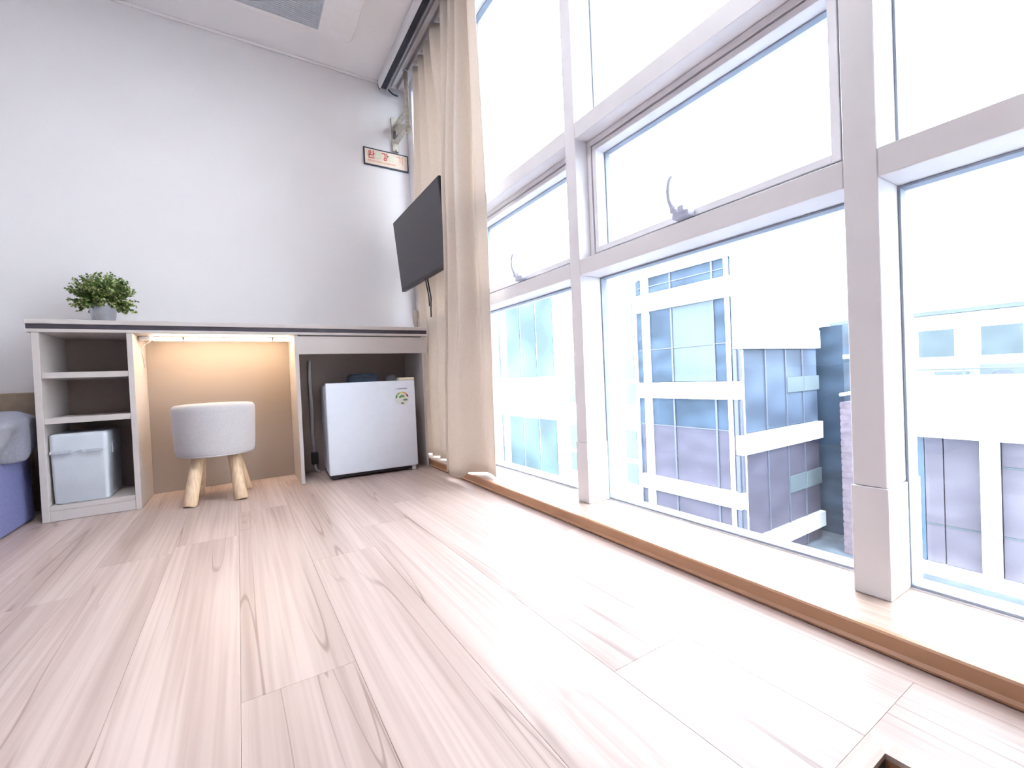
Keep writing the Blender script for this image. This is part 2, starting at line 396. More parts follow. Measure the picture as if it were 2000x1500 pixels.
# ------------------------------------------------------------------ window wall
MY = [2.690, 2.000, 1.1655, .351, -.49, -1.32, -1.77]     # mullion centres
MWD = [.047, .026, .026, .0265, .027, .027, .027]         # half widths
T2, T1 = (.812, .864), (1.268, 1.322)
HEAD = (2.28, CH-.002)
def mull(i, par):
    y, h = MY[i], MWD[i]
    zb = .245
    o = B(MX, 1.155, y-h, y+h, zb, CH-.003, bev=.0015, seg=1).build('mullion', M_FRAME, par)
    B(MX-.003, 1.157, y-h-.0025, y+h+.0025, KZ+.0008, zb-.001, bev=.001, seg=1).build('mullion_foot', M_FRAME, par)
names = ['window pane bay hidden behind the curtain at the far corner', 'awning window bay beside the beige curtain', 'awning window bay in the middle with the larger curved handle', 'fixed window bay at the right edge of the view', 'window bay behind the camera', 'last window bay by the rear wall']
for i in range(6):
    yb_, ya_ = MY[i]-MWD[i], MY[i+1]+MWD[i+1]
    wroot = thing('window_%d' % (i+1), names[i], None, (MX, (ya_+yb_)/2, KZ), kind='structure')
    if i == 0: mull(0, wroot)
    mull(i+1, wroot)
    e = .0006
    sash_bay = i in (1, 2)
    for (z0, z1) in (T2, T1):
        B(MX+.0005, 1.15, ya_+e, yb_-e, z0, z1, bev=.0012, seg=1).build('transom', M_FRAME, wroot)
    B(MX+.0005, 1.15, ya_+e, yb_-e, *HEAD, bev=.0012, seg=1).build('head_frame', M_FRAME, wroot)
    B(1.086, 1.15, ya_+e, yb_-e, .001, KZ+.002).build('bottom_frame', M_FRAME, wroot)
    # slim glazing beads round each opening + glass
    def glazing(z0, z1, nm='pane', b=.0045, gx=GX):
        g = MB()
        g.box(gx-.006, gx+.02, ya_+e, ya_+b, z0, z1); g.box(gx-.006, gx+.02, yb_-b, yb_-e, z0, z1)
        g.box(gx-.006, gx+.02, ya_+b, yb_-b, z0, z0+b); g.box(gx-.006, gx+.02, ya_+b, yb_-b, z1-b, z1)
        g.build('gasket', M_GASKET, wroot)
        sheet(gx+.006, ya_+b+.0005, yb_-b-.0005, z0+b+.0005, z1-b-.0005).build(nm, M_GLASS, wroot)
    glazing(KZ+.003, T2[0]-.001)
    glazing(T1[1]+.001, HEAD[0]-.001)
    if not sash_bay:
        glazing(T2[1]+.001, T1[0]-.001)
    else:
        z0, z1 = T2[1]+.001, T1[0]-.001
        fr = MB(); t = .018
        def rect_frame(mb, xa, xb, y0, y1, za, zb, t, tb=None):
            tb = tb or t
            mb.box(xa, xb, y0, y0+t, za, zb, bev=.001, seg=1); mb.box(xa, xb, y1-t, y1, za, zb, bev=.001, seg=1)
            mb.box(xa, xb, y0+t, y1-t, za, za+tb, bev=.001, seg=1); mb.box(xa, xb, y0+t, y1-t, zb-t, zb, bev=.001, seg=1)
        rect_frame(fr, 1.050, 1.15, ya_+e, yb_-e, z0, z1, t)
        fr.build('sash_frame', M_FRAME, wroot)
        gk = MB(); rect_frame(gk, 1.058, 1.06+.03, ya_+t+.0005, yb_-t-.0005, z0+t+.0005, z1-t-.0005, .004)
        gk.build('gasket', M_GASKET, wroot)
        s2 = MB(); q = t+.005
        rect_frame(s2, 1.052, 1.135, ya_+q, yb_-q, z0+q, z1-q, .017)
        sash = s2.build('sash', M_FRAME, wroot)
        q2 = q+.017
        gg = MB(); rect_frame(gg, GX-.003, GX+.018, ya_+q2+.0003, yb_-q2-.0003, z0+q2+.0003, z1-q2-.0003, .004)
        gg.build('glazing_bead', M_GASKET, sash)
        sheet(GX+.006, ya_+q2+.0045, yb_-q2-.0045, z0+q2+.0045, z1-q2-.0045).build('pane', M_GLASS, sash)
        # curved cam handle on the lower sash rail
        yc = (ya_+yb_)/2 + (.005 if i == 2 else -.02)
        hz = z0+q+.004
        h = MB()
        h.box(1.022, 1.0515, yc-.030, yc+.022, hz-.006, hz+.010, bev=.003)
        h.box(1.012, 1.038, yc-.022, yc-.004, hz+.006, hz+.022, bev=.003)
        h.box(1.010, 1.034, yc+.002, yc+.020, hz+.008, hz+.026, bev=.004)
        h.build('handle_base', M_ALU, sash, smooth_angle=40)
        lv = MB()
        pts = [(1.022, yc+.012, hz+.018), (1.018, yc+.018, hz+.030), (1.012, yc+.021, hz+.044), (1.009, yc+.021, hz+.065), (1.009, yc+.019, hz+.085), (1.011, yc+.015, hz+.100), (1.014, yc+.010, hz+.106)]
        lv.tube(pts, [.0075, .0065, .0055, .005, .005, .005, .0045], n=12)
        lv.build('handle_lever', M_ALU, sash)

# ------------------------------------------------------------------ desk
DY, DT = 2.374, .781
desk = thing('desk', 'long taupe desk with open shelves, kneehole and fridge bay along the back wall', 'desk', (.13, 2.55, 0))
PB = 2.700
ZT = .731
top = B(-.671, .925, DY, PB+.01, DT-.018, DT, bev=.0015, seg=1).build('desk_top', M_DESK, desk)
B(-.668, .922, DY+.004, PB+.008, .744, DT-.0182).build('edge_strip', M_DESK_EDGE, desk)
B(-.671, .925, DY, PB+.01, ZT, .7438, bev=.0012, seg=1).build('lower_top_board', M_DESK, desk)
B(-.655, -.634, DY+.003, PB, .001, ZT-.0005, bev=.001, seg=1).build('side_panel', M_DESK, desk)
B(-.379, -.360, DY+.003, PB, .001, ZT-.0005, bev=.001, seg=1).build('side_panel', M_DESK, desk)
B(.244, .261, DY+.003, PB, .001, ZT-.0005, bev=.001, seg=1).build('side_panel', M_DESK, desk)
B(.888, .9015, DY+.003, PB, .001, ZT-.0005, bev=.001, seg=1).build('side_panel', M_DESK, desk)
for (z0, z1) in ((.553, .576), (.377, .400)):
    B(-.6335, -.3795, DY+.006, PB-.02, z0, z1, bev=.001, seg=1).build('shelf', M_DESK, desk)
B(-.6335, -.3795, DY+.006, PB-.02, .042, .060, bev=.001, seg=1).build('shelf', M_DESK, desk)
B(-.6335, -.3795, DY+.007, DY+.025, .001, .0415, bev=.001, seg=1).build('plinth', M_DESK, desk)
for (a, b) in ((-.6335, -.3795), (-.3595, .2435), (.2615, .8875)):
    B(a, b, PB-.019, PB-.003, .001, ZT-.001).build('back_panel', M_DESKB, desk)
B(.2465, .918, DY+.001, DY+.019, .637, .7245, bev=.001, seg=1).build('apron_front', M_DESK, desk)

# lamp under the desk top
lamp = thing('led_bar_lamp', 'glowing warm white LED bar fixed under the desk top', 'lamp', (-.03, 2.515, .715))
B(-.312, .238, 2.499, 2.531, .7255, ZT-.0005, bev=.001, seg=1).build('lamp_housing', M_WHITE, lamp)
MB().prism([(2.500, .7250), (2.530, .7250), (2.529, .718), (2.524, .7135), (2.506, .7135), (2.501, .718)], -.309, .235, 'x').build('diffuser', M_LED, lamp)
B(-.357, -.316, 2.490, 2.535, .714, ZT-.0005, bev=.004).build('switch_box', M_WHITE, lamp)
MB().tube([(-.318, 2.510, .716), (-.322, 2.505, .706), (-.330, 2.51, .700), (-.345, 2.53, .695), (-.3575, 2.56, .68), (-.3575, 2.62, .60)], .0022, n=8).build('cable', M_WHITE, lamp)
for xx in (-.20, .16):
    MB().box(xx-.004, xx+.004, 2.4975, 2.4988, .7135, .727).box(xx-.004, xx+.004, 2.4975, 2.5325, .7118, .7130).build('clip', M_GREYP, lamp)

# ------------------------------------------------------------------ storage box on the bottom shelf
sb = thing('storage_box', 'white plastic lidded box on the bottom shelf of the desk', 'box', (-.545, 2.52, .0605))
bx = MB()
def rrect(x0, x1, y0, y1, r, n=6):
    P = []
    for (cx, cy_, a) in ((x1-r, y1-r, 0), (x0+r, y1-r, 90), (x0+r, y0+r, 180), (x1-r, y0+r, 270)):
        for i in range(n+1):
            t = math.radians(a+90*i/n); P.append((cx+r*math.cos(t), cy_+r*math.sin(t)))
    return P
def loft(levels, closed_ends=True):
    m = MB(); rows = [[(p[0], p[1], z) for p in rrect(*r, rad)] for (r, rad, z) in levels]
    m.grid(rows, smooth=True, closed=True)
    if closed_ends:
        n = len(rows[0]); vv = list(m.bm.verts)
        m.bm.faces.new(vv[:n][::-1]); m.bm.faces.new(vv[-n:])
    bmesh.ops.recalc_face_normals(m.bm, faces=m.bm.faces[:])
    return m
X0, X1, Y0, Y1 = -.6305, -.458, 2.393, 2.640
loft([((X0+.010, X1-.008, Y0+.008, Y1-.008), .012, .0612), ((X0+.006, X1-.004, Y0+.004, Y1-.004), .014, .066), ((X0+.001, X1-.001, Y0+.002, Y1-.002), .015, .262)]).build('box_body', M_BOX, sb, smooth_angle=40)
loft([((X0, X1, Y0, Y1), .016, .2625), ((X0, X1, Y0, Y1), .016, .325), ((X0+.002, X1-.002, Y0+.002, Y1-.002), .015, .331), ((X0+.007, X1-.007, Y0+.007, Y1-.007), .012, .3345), ((X0+.013, X1-.013, Y0+.013, Y1-.013), .010, .3352)]).build('lid', M_BOX, sb, smooth_angle=40)
for (a, b) in ((X0+.004, X0+.066), (X0+.092, X1-.016)):
    g = MB(); n = int((b-a)/.0042)
    g.box(a, b, Y0-.010, Y0+.001, .2595, .2670, bev=.0015, seg=1)
    for j in range(n):
        xx = a+(b-a)*(j+.5)/n
        g.box(xx-.0013, xx+.0013, Y0-.0118, Y0+.0005, .2580, .2688)
    g.build('ribbed_grip', M_BOX, sb)
B(X1-.0005, X1+.004, 2.45, 2.52, .240, .285, bev=.0015, seg=1).build('side_latch', M_BOX, sb)

# ------------------------------------------------------------------ stool
st = thing('stool', 'round light grey fabric stool on four pale wooden legs in the desk kneehole', 'stool', (-.092, 2.378, 0))
seat = MB()
R_ = .157
prof = [(.02, .197), (.10, .1965), (.132, .1985), (.143, .203), (.1475, .212), (.150, .23), (.1545, .32), (R_, .392), (R_-.001, .405), (R_-.005, .413), (R_-.012, .4185), (R_-.03, .4215), (.08, .4235), (.02, .424)]
seat.lathe(prof, (-.092, 2.378, 0), n=64); seat.build('seat', M_FAB, st, smooth_angle=60)
MB().lathe([(.1415, .1995), (.1452, .2015), (.1452, .2045), (.1415, .2065)], (-.092, 2.378, 0), n=64, close=False).build('seat_piping', M_FAB, st)
for (fx, fy, tx, ty) in ((-.190, 2.262, -.158, 2.318), (-.007, 2.262, -.028, 2.318), (-.176, 2.492, -.156, 2.436), (.014, 2.492, -.028, 2.436)):
    m = MB(); d = Vector((tx-fx, ty-fy, .2))
    m.tube([(fx, fy, .0005), (fx+d.x*.03, fy+d.y*.03, .006), (fx+d.x*.5, fy+d.y*.5, .1), (tx, ty, .196)], [.0235, .0255, .025, .0235], n=20)
    for v in m.bm.verts:
        if v.co.z < .0008 or (abs(v.co.z) < .012 and (Vector((v.co.x-fx, v.co.y-fy, 0)).length < .04 and v.co.z < .004)): v.co.z = .0005
        if v.co.z < .0005: v.co.z = .0005
        if v.co.z > .196: v.co.z = .196
    m.build('leg', M_PINE, st)

# ------------------------------------------------------------------ mini fridge
ang = math.atan2(2.312-2.342, .815-.369)
fr_ = thing('mini_fridge', 'small white refrigerator standing in the right bay of the desk', 'refrigerator', (.592, 2.327, 0), (0, 0, ang))
FW = .2245
B(-FW+.004, FW-.004, .046, .335, .022, .478, bev=.004).build('cabinet', M_FRIDGE, fr_, local=True, smooth_angle=40)
dr = B(-FW, FW, 0, .040, .026, .488, bev=.007, seg=3).build('door', M_FRIDGE, fr_, local=True, smooth_angle=40)
B(-FW+.003, FW-.003, .040, .0465, .03, .482).build('door_seal', M_GREYP, fr_, local=True)
B(-FW+.01, FW-.01, .03, .33, .008, .0215).build('base_tray', M_BLACK, fr_, local=True)
for sx in (-1, 1):
    for yy in (.05, .30):
        MB().lathe([(.013, .0005), (.014, .003), (.012, .0085)], (sx*(FW-.03), yy, 0), n=16).build('foot', M_GREYP if sx < 0 else M_IVORY, fr_, local=True)
MB().lathe([(.011, .0005), (.012, .012), (.011, .0255)], (FW-.02, .02, 0), n=16).build('hinge_foot', M_WHITE, fr_, local=True)
B(FW-.083, FW-.001, .002, .060, .4885, .503, bev=.004).build('hinge_cover', M_IVORY, fr_, local=True, smooth_angle=40)
# badge and energy sticker on the door
MB().box(FW-.105, FW-.043, -.0012, -.0002, .4405, .4475).build('badge', mat('badge_silver', (.55, .57, .66), .4, noise=.1, nscale=300), dr, local=True)
MB().lathe([(.0035, -.0022), (.0045, -.0002)], (FW-.098, 0, .444), n=16, axis='y').build('badge_emblem', M_WHITE, dr, local=True)
gcol = mat('badge_lettering', (.20, .22, .32), .5, noise=.05)
m = MB()
for j in range(7): m.box(FW-.090+j*.0062, FW-.0855+j*.0062, -.0018, -.0010, .4425, .4460)
m.build('badge_lettering', gcol, dr, local=True)
EC = (FW-.072, .392); ER = .037
MB().lathe([(ER, -.0008), (ER, -.0002)], (EC[0], 0, EC[1]), n=40, axis='y').build('energy_sticker', mat('sticker_cream', (.78, .81, .78), .5, noise=.03), dr, local=True)
cols = [(.10, .30, .09), (.33, .45, .13), (.72, .66, .20), (.78, .40, .18), (.55, .06, .07)]
for j, c in enumerate(cols):
    a1_ = math.radians(175-j*33); a2_ = math.radians(175-(j+1)*33+4)
    MB().ring_arc(EC, ER*.74, ER*.96, a2_, a1_, -.0016, -.0007, 6).build('sticker_arc', mat('sticker_colour_%d' % j, c, .5, noise=.05), dr, local=True)
MB().ring_arc(EC, ER*.18, ER*.50, math.radians(35), math.radians(165), -.0016, -.0007, 8).build('sticker_dial', mat('sticker_green', (.16, .36, .12), .5, noise=.1), dr, local=True)
m = MB()
for j in range(3): m.box(EC[0]+ER*(.18+.2*j), EC[0]+ER*(.34+.2*j), -.0016, -.0007, EC[1]-ER*.36, EC[1]-ER*.1)
m.box(EC[0]-ER*.18, EC[0]+ER*.26, -.0016, -.0007, EC[1]-ER*.78, EC[1]-ER*.62)
m.build('sticker_print', mat('sticker_dark_green', (.07, .16, .06), .5, noise=.1), dr, local=True)

# things on the fridge
pm = MB()
rows = []
for (z, s) in ((.4785, .90), (.486, 1.0), (.503, 1.0), (.515, .94), (.5195, .80), (.521, .5)):
    rows.append([(.589+.083*s*(abs(math.cos(t))**.6)*(1 if math.cos(t) > 0 else -1), 2.50+.05*s*(abs(math.sin(t))**.6)*(1 if math.sin(t) > 0 else -1), z+.0022*math.sin(3*t)*(z > .49)) for t in [2*PI*i/28 for i in range(28)]])
pm.grid(rows, closed=True); vv = list(pm.bm.verts); pm.bm.faces.new(vv[:28][::-1]); pm.bm.faces.new(vv[-28:])
bmesh.ops.recalc_face_normals(pm.bm, faces=pm.bm.faces[:])
for v in pm.bm.verts: v.co.z = max(v.co.z, .4782)+.012*(v.co.z > .5)
pouch = thing('soft_pouch', 'dark blue soft pouch lying on top of the small fridge', 'pouch', (.589, 2.50, .478))
pm.build('pouch_body', M_POUCH, pouch)
MB().tube([(.515, 2.455, .513), (.55, 2.448, .5145), (.60, 2.446, .515), (.655, 2.450, .5135)], .0022, n=8).build('zip', M_BLACK, pouch)
dome = thing('grey_cap', 'small grey rounded cap beside the pouch on the fridge', 'cap', (.738, 2.49, .478))
MB().lathe([(.036, .4785), (.037, .490), (.036, .508), (.031, .520), (.020, .527), (.006, .529)], (.738, 2.49, 0), n=32).build('cap_dome', M_GREYP, dome)
MB().lathe([(.0365, .4785), (.0395, .480), (.0395, .484), (.0365, .4865)], (.738, 2.49, 0), n=32, close=False).build('cap_rim', M_BLACK, dome)

# power cord behind the fridge
pc = thing('power_cord', 'white cord with a dark plug hanging beside the fridge', 'cord', (.345, 2.665, 0))
MB().tube([(.343, 2.668, .62), (.341, 2.668, .50), (.344, 2.668, .35), (.341, 2.668, .22), (.345, 2.668, .112)], .0085, n=10).build('cord', M_CORD, pc)
B(.329, .363, 2.650, 2.6805, .046, .111, bev=.004).build('plug', M_BLACK, pc)
MB().tube([(.346, 2.664, .046), (.348, 2.655, .020), (.355, 2.640, .0085), (.362, 2.62, .0085)], .006, n=10).build('cord_end', M_CORD, pc)

# ------------------------------------------------------------------ plant
pl = thing('potted_plant', 'small bushy green plant in a metal pot on the desk', 'plant', (-.476, 2.55, DT))
MB().lathe([(.030, .0006), (.0345, .0006), (.036, .003), (.049, .094), (.0502, .0965), (.0495, .0985), (.0475, .0965), (.0455, .088), (.04, .088)], (-.476, 2.55, DT), n=48, close=False).build('pot', M_METALPOT, pl)
MB().lathe([(.044, .080), (.043, .086), (.03, .092), (.01, .095)], (-.476, 2.55, DT), n=32).build('soil', M_SOIL, pl)
rl = random.Random(3)
lv1, lv2, stm = MB(), MB(), MB()
def leaf(mb, p, d, ln, wd):
    d = d.normalized(); sv = d.cross(Vector((rl.uniform(-1, 1), rl.uniform(-1, 1), rl.uniform(-1, 1)))).normalized()
    nn = sv.cross(d)
    a = p; b = p+d*ln*.45+sv*wd+nn*wd*.25; c = p+d*ln; e = p+d*ln*.45-sv*wd+nn*wd*.25; mid = p+d*ln*.5
    va, vb, vc, ve, vm = [mb.bm.verts.new(q) for q in (a, b, c, e, mid)]
    for f in ((va, vb, vm), (vb, vc, vm), (vc, ve, vm), (ve, va, vm)): mb.bm.faces.new(f)
for i in range(300):
    az = rl.uniform(0, 2*PI); el = math.radians(rl.choice([rl.uniform(-14, 35), rl.uniform(15, 88), rl.uniform(30, 88)]))
    ln = rl.uniform(.052, .088)*(1.0 if el < .35 else 1.12+.28*max(0, el-.35))
    base = Vector((-.476+.026*math.cos(az), 2.55+.026*math.sin(az), DT+.086))
    d = Vector((math.cos(az)*math.cos(el), math.sin(az)*math.cos(el)*.8, math.sin(el)))
    tip = base+d*ln+Vector((0, 0, -.010 if el < .4 else .012)); mid = (base+tip)/2+Vector((0, 0, .012))
    stm.tube([base, mid, tip], [.0011, .0009, .0006], n=5)
    for j in range(24):
        t = .18+.82*j/23
        p = base*(1-t)**2+mid*2*t*(1-t)+tip*t*t
        dd = d*.5+Vector((rl.uniform(-1, 1), rl.uniform(-1, 1), rl.uniform(-.7, 1)))
        leaf(lv2 if (rl.random() < .30 and t > .5) else lv1, p, dd, rl.uniform(.009, .015), rl.uniform(.0034, .0052))
stm.build('stems', M_LEAF, pl)
tag(lv1.build('leaves', M_LEAF, pl), kind='stuff')
tag(lv2.build('pale_leaves', M_LEAFP, pl), kind='stuff')

# ------------------------------------------------------------------ bed
bed = thing('bed', 'bed with lavender skirt and grey-blue duvet left of the desk', 'bed', (-1.25, 1.6, 0))
MB().prism([(-1.78, .004), (-.706, .004), (-.712, .33), (-1.78, .33)], .72, 2.50, 'y', bev=.01).build('bed_skirt', M_SKIRT, bed)
B(-1.77, -.72, .73, 2.50, .331, .40, bev=.03, seg=4).build('mattress', M_SKIRT, bed, smooth_angle=50)
B(-1.80, -.690, 2.655, 2.70, .001, .505, bev=.006).build('headboard', M_BEDWOOD, bed)
B(-1.74, -.74, 2.51, 2.654, .12, .30, bev=.01).build('bed_base', M_BEDWOOD, bed)
# duvet: lumpy shell draped over the mattress and down the room side
dv = MB(); rows = []
ny = 46
for j in range(ny+1):
    y = .70+(2.535-.70)*j/ny
    row = []
    end = max(0.0, (y-2.40)/.135)
    fold = .018*math.sin(y*13+.6)+.011*math.sin(y*27+1.1)
    hem = .265+.035*math.sin(y*9.0+2.2)+.06*max(0, (y-2.25)/.28)
    n1, n2 = 14, 14
    for i in range(n1+1):
        x = -1.80+(1.80-.735)*i/n1
        z = .448+.012*math.sin(x*8+y*5)+.010*math.sin(y*11-x*4) - .05*end**2
        row.append((x, y, z))
    for i in range(1, n2+1):
        t = i/n2
        a = min(1, t*2.2)*PI/2
        x = -.735+(.075+fold*t+.012*math.sin(y*17+t*6))*math.sin(a)
        z0_ = .448-.05*end**2+.012*math.sin(-.735*8+y*5)
        z = z0_*(1-t)+hem*t+.016*math.sin(PI*t)
        if t > .75: x -= .018*(t-.75)*4
        x = min(x, -.650 if y < 2.30 else -.650-.028*min(1, (y-2.30)/.06))
        row.append((x, y, z))
    rows.append(row)
dv.grid(rows)
do = dv.build('duvet', M_DUVET, bed)
so = do.modifiers.new('thickness', 'SOLIDIFY'); so.thickness = .022; so.offset = -1
sd = do.modifiers.new('smooth', 'SUBSURF'); sd.levels = 1; sd.render_levels = 1

# ------------------------------------------------------------------ television
tv = thing('television', 'black flat television hanging by the window curtain above the desk end', 'television', (.857, 2.264, 1.228), (0, math.radians(-5.0), 0))
HW, HH = .352, .206
# local frame: +x towards the window (back of the set), screen looks along -x
B(-.004, .022, -HW, HW, -HH, HH, bev=.004).build('bezel', M_BLACK, tv, local=True)
B(-.0052, -.0042, -HW+.008, HW-.008, -HH+.016, HH-.008).build('screen', M_SCREEN, tv, local=True)
B(.0225, .050, -.24, .24, -.16, .12, bev=.012).build('back_cover', M_BLACK, tv, local=True)
B(-.009, .004, -.03, .03, -HH-.008, -HH-.0002, bev=.002).build('sensor_bar', M_GREYP, tv, local=True)
B(.0505, .058, -.06, .06, -.06, .06, bev=.001).build('mount_plate', M_GREYP, tv, local=True)
MB().tube([(.058, .0, .0), (.064, .20, .0), (.066, .484, .0)], .010, n=10).build('mount_arm', M_GREYP, tv, local=True)
MB().tube([(.030, .02, -.155), (.034, .018, -.23), (.040, .022, -.30), (.036, .035, -.36), (.038, .05, -.40)], .004, n=8).build('cable', M_BLACK, tv, local=True)
MB().tube([(.034, .06, -.155), (.036, .05, -.23), (.036, .04, -.29), (.038, .055, -.34)], .0032, n=8).build('cable', M_BLACK, tv, local=True)

# ------------------------------------------------------------------ curtain
def catmull(P, n):
    out = []
    Q = [P[0]]+P+[P[-1]]
    for i in range(1, len(Q)-2):
        for k_ in range(n):
            t = k_/n; p0, p1, p2, p3 = Q[i-1], Q[i], Q[i+1], Q[i+2]
            out.append(tuple(.5*((2*p1[c])+(-p0[c]+p2[c])*t+(2*p0[c]-5*p1[c]+4*p2[c]-p3[c])*t*t+(-p0[c]+3*p1[c]-3*p2[c]+p3[c])*t**3) for c in range(2)))
    out.append(P[-1]); return out
bot = [(.985, 2.590), (.945, 2.53), (.985, 2.47), (.94, 2.41), (.985, 2.35), (.938, 2.29), (.985, 2.22), (.915, 2.15), (.970, 2.10), (.872, 2.055), (.898, 2.018), (.854, 1.985), (.848, 1.93), (.872, 1.865), (.952, 1.80), (.953, 1.735), (.936, 1.670)]
midp = [(.988, 2.610), (.948, 2.56), (.988, 2.49), (.948, 2.42), (.988, 2.34), (.948, 2.26), (.988, 2.17), (.948, 2.04), (.968, 1.900), (.824, 1.856), (.872, 1.840), (.828, 1.822), (.880, 1.795), (.848, 1.770), (.936, 1.768), (.925, 1.715), (.938, 1.652)]
topp = [(.990, 2.500), (.945, 2.455), (.992, 2.420), (.940, 2.355), (.992, 2.320), (.930, 2.245), (.992, 2.210), (.915, 2.12), (.990, 2.06), (.895, 1.935), (.978, 1.905), (.895, 1.85), (.978, 1.825), (.895, 1.775), (.975, 1.755), (.915, 1.705), (.930, 1.660)]
cb, cm_, ct = catmull(bot, 8), catmull(midp, 8), catmull(topp, 8)
cu = MB(); rows = []
NZ = 44
for j in range(NZ+1):
    t = j/NZ; row = []
    for i in range(len(cb)):
        s = i/(len(cb)-1)
        zb = .047-.026*min(1, max(0, (.888-cb[i][0])/.020))
        z = zb+(2.300-zb)*t
        u = z/1.25
        if z < 1.25:
            e = u*u*(3-2*u); x = cb[i][0]*(1-e)+cm_[i][0]*e; y = cb[i][1]*(1-e)+cm_[i][1]*e
        else:
            u = (z-1.25)/(2.305-1.25); e = u*u*(3-2*u); x = cm_[i][0]*(1-e)+ct[i][0]*e; y = cm_[i][1]*(1-e)+ct[i][1]*e
        row.append((x, y, z))
    rows.append(row)
cu.grid(rows)
cur = thing('curtain', 'floor-length beige curtain gathered in folds beside the windows', 'curtain', (.94, 2.2, 0))
co_ = cu.build('fabric', M_CURTAIN, cur)
so = co_.modifiers.new('thickness', 'SOLIDIFY'); so.thickness = .003; so.offset = 0
# tie-back bunch on the wall side
tb = MB()
tb.tube([(.935, 2.556, .785), (.925, 2.552, .83), (.922, 2.548, .87), (.930, 2.553, .90), (.944, 2.562, .895), (.950, 2.566, .86)], [.008, .013, .015, .014, .010, .007], n=12)
tb.build('tieback', M_CURTAIN, cur)

# added matching curtain, out of view, cuts light from the right-hand windows
cu2 = MB(); rows = []
NP = 21
for j in range(31):
    t = j/30; z = .055+(2.300-.055)*t; row = []
    for i in range(NP*8+1):
        q = i/8; y = .112+.030*max(0, 1-t*9)**1.5*max(0, 1-q*1.2)-1.80*q/NP
        a = .028+.012*(1-t)
        x = .940+a*math.cos(PI*q)*(.8+.2*math.sin(q*1.7))+.004*math.sin(q*5+t*4)
        row.append((x, y, z))
    rows.append(row)
cu2.grid(rows)
cur2 = thing('curtain', 'added beige curtain drawn across the unseen windows past the right edge', 'curtain', (.94, -.8, 0))
c2_ = cu2.build('fabric', M_CURTAIN, cur2)
so = c2_.modifiers.new('thickness', 'SOLIDIFY'); so.thickness = .003; so.offset = 0

# curtain rail under the ceiling
rail = thing('curtain_rail', 'grey twin curtain track fixed to the ceiling above the windows', 'curtain rail', (.935, .5, CH))
B(.868, .884, YR+.02, 2.715, CH-.030, CH-.0008, bev=.002).build('track', M_RAIL, rail)
B(.897, .914, YR+.02, 2.715, CH-.026, CH-.0008, bev=.002).build('track', M_CASE, rail)
B(.935, .965, YR+.02, 2.715, CH-.034, CH-.0008, bev=.002).build('track', M_RAIL, rail)
for yy in [1.70+.09*i for i in range(9)]:
    MB().tube([(.950, yy, CH-.0342), (.950, yy, CH-.0405)], .004, n=6).build('glider', M_CASE, rail)

# roll-up projection screen case
ps = thing('projection_screen', 'white roll-up projection screen case with dark slot along the ceiling', 'projection screen', (.835, .9, CH))
case = [(.815, CH-.001), (.811, CH-.014), (.811, CH-.040), (.815, CH-.055), (.819, CH-.062), (.8245, CH-.0645), (.8245, CH-.020), (.862, CH-.020), (.862, CH-.001)]
MB().prism(case, .15, 2.700, 'y').build('case', M_CASE, ps)
B(.8252, .8560, .155, 2.695, CH-.062, CH-.0205).build('slot', M_NAVY, ps)
MB().tube([(.8625, .15, CH-.062), (.8625, 2.712, CH-.062)], .0055, n=12).build('bottom_bar', M_SILVER, ps)
MB().prism([(a, b) for a, b in case], 2.7005, 2.708, 'y').build('end_cap', M_NAVY, ps)
MB().tube([(.862, 2.69, CH-.040), (.88, 2.70, CH-.062), (.905, 2.705, CH-.072), (.935, 2.712, CH-.070)], .0045, n=8).build('cable', M_NAVY, ps)

# ------------------------------------------------------------------ escape sign and bracket on the back wall
sg = thing('wall_sign', 'small escape device sign with red lettering and navy border on the back wall', 'sign', (.853, 2.735, 1.865))
SX0, SX1, SZ0, SZ1 = .713, .992, 1.812, 1.918
B(SX0, SX1, 2.732, 2.7395, SZ0, SZ1, bev=.001, seg=1).build('sign_border', M_SIGNF, sg)
B(SX0+.008, SX1-.008, 2.7305, 2.7318, SZ0+.008, SZ1-.008).build('sign_face', M_SIGN, sg)
def stroke(m, x, z, s, pts, wd):
    for (a, b) in zip(pts[:-1], pts[1:]):
        x0_, x1_ = sorted((x+a[0]*s, x+b[0]*s)); z0_, z1_ = sorted((z+a[1]*s, z+b[1]*s))
        m.box(x0_-wd/2, x1_+wd/2, 2.7292, 2.7303, z0_-wd/2, z1_+wd/2)
def circ(m, x, z, s, cx, cz, r, wd):
    m.ring_arc((x+cx*s, z+cz*s), r*s-wd/2, r*s+wd/2, 0, 2*PI, 2.7292, 2.7303, 18)
S_ = .043; zc = 1.856; wd = .0052
m = MB(); xx = .737
circ(m, xx, zc, S_, .34, .80, .16, wd); stroke(m, xx, zc, S_, [(.34, .60), (.34, .46)], wd); stroke(m, xx, zc, S_, [(.05, .44), (.64, .44)], wd)
stroke(m, xx, zc, S_, [(.80, .30), (.80, 1.0)], wd); stroke(m, xx, zc, S_, [(.80, .66), (.98, .66)], wd); stroke(m, xx, zc, S_, [(.20, .30), (.20, .04), (.86, .04)], wd)
m.build('lettering', M_RED, sg)
m = MB(); xx = .822
stroke(m, xx, zc, S_, [(.08, .94), (.50, .94), (.50, .52)], wd); stroke(m, xx, zc, S_, [(.76, .42), (.76, 1.0)], wd); stroke(m, xx, zc, S_, [(.76, .70), (.96, .70)], wd)
circ(m, xx, zc, S_, .50, .18, .17, wd); m.build('lettering', M_RED, sg)
m = MB(); xx = .915
stroke(m, xx, zc, S_, [(.08, .92), (.52, .92), (.52, .20)], wd); stroke(m, xx, zc, S_, [(.86, 0), (.86, 1.0)], wd)
m.build('lettering', M_REDP, sg)
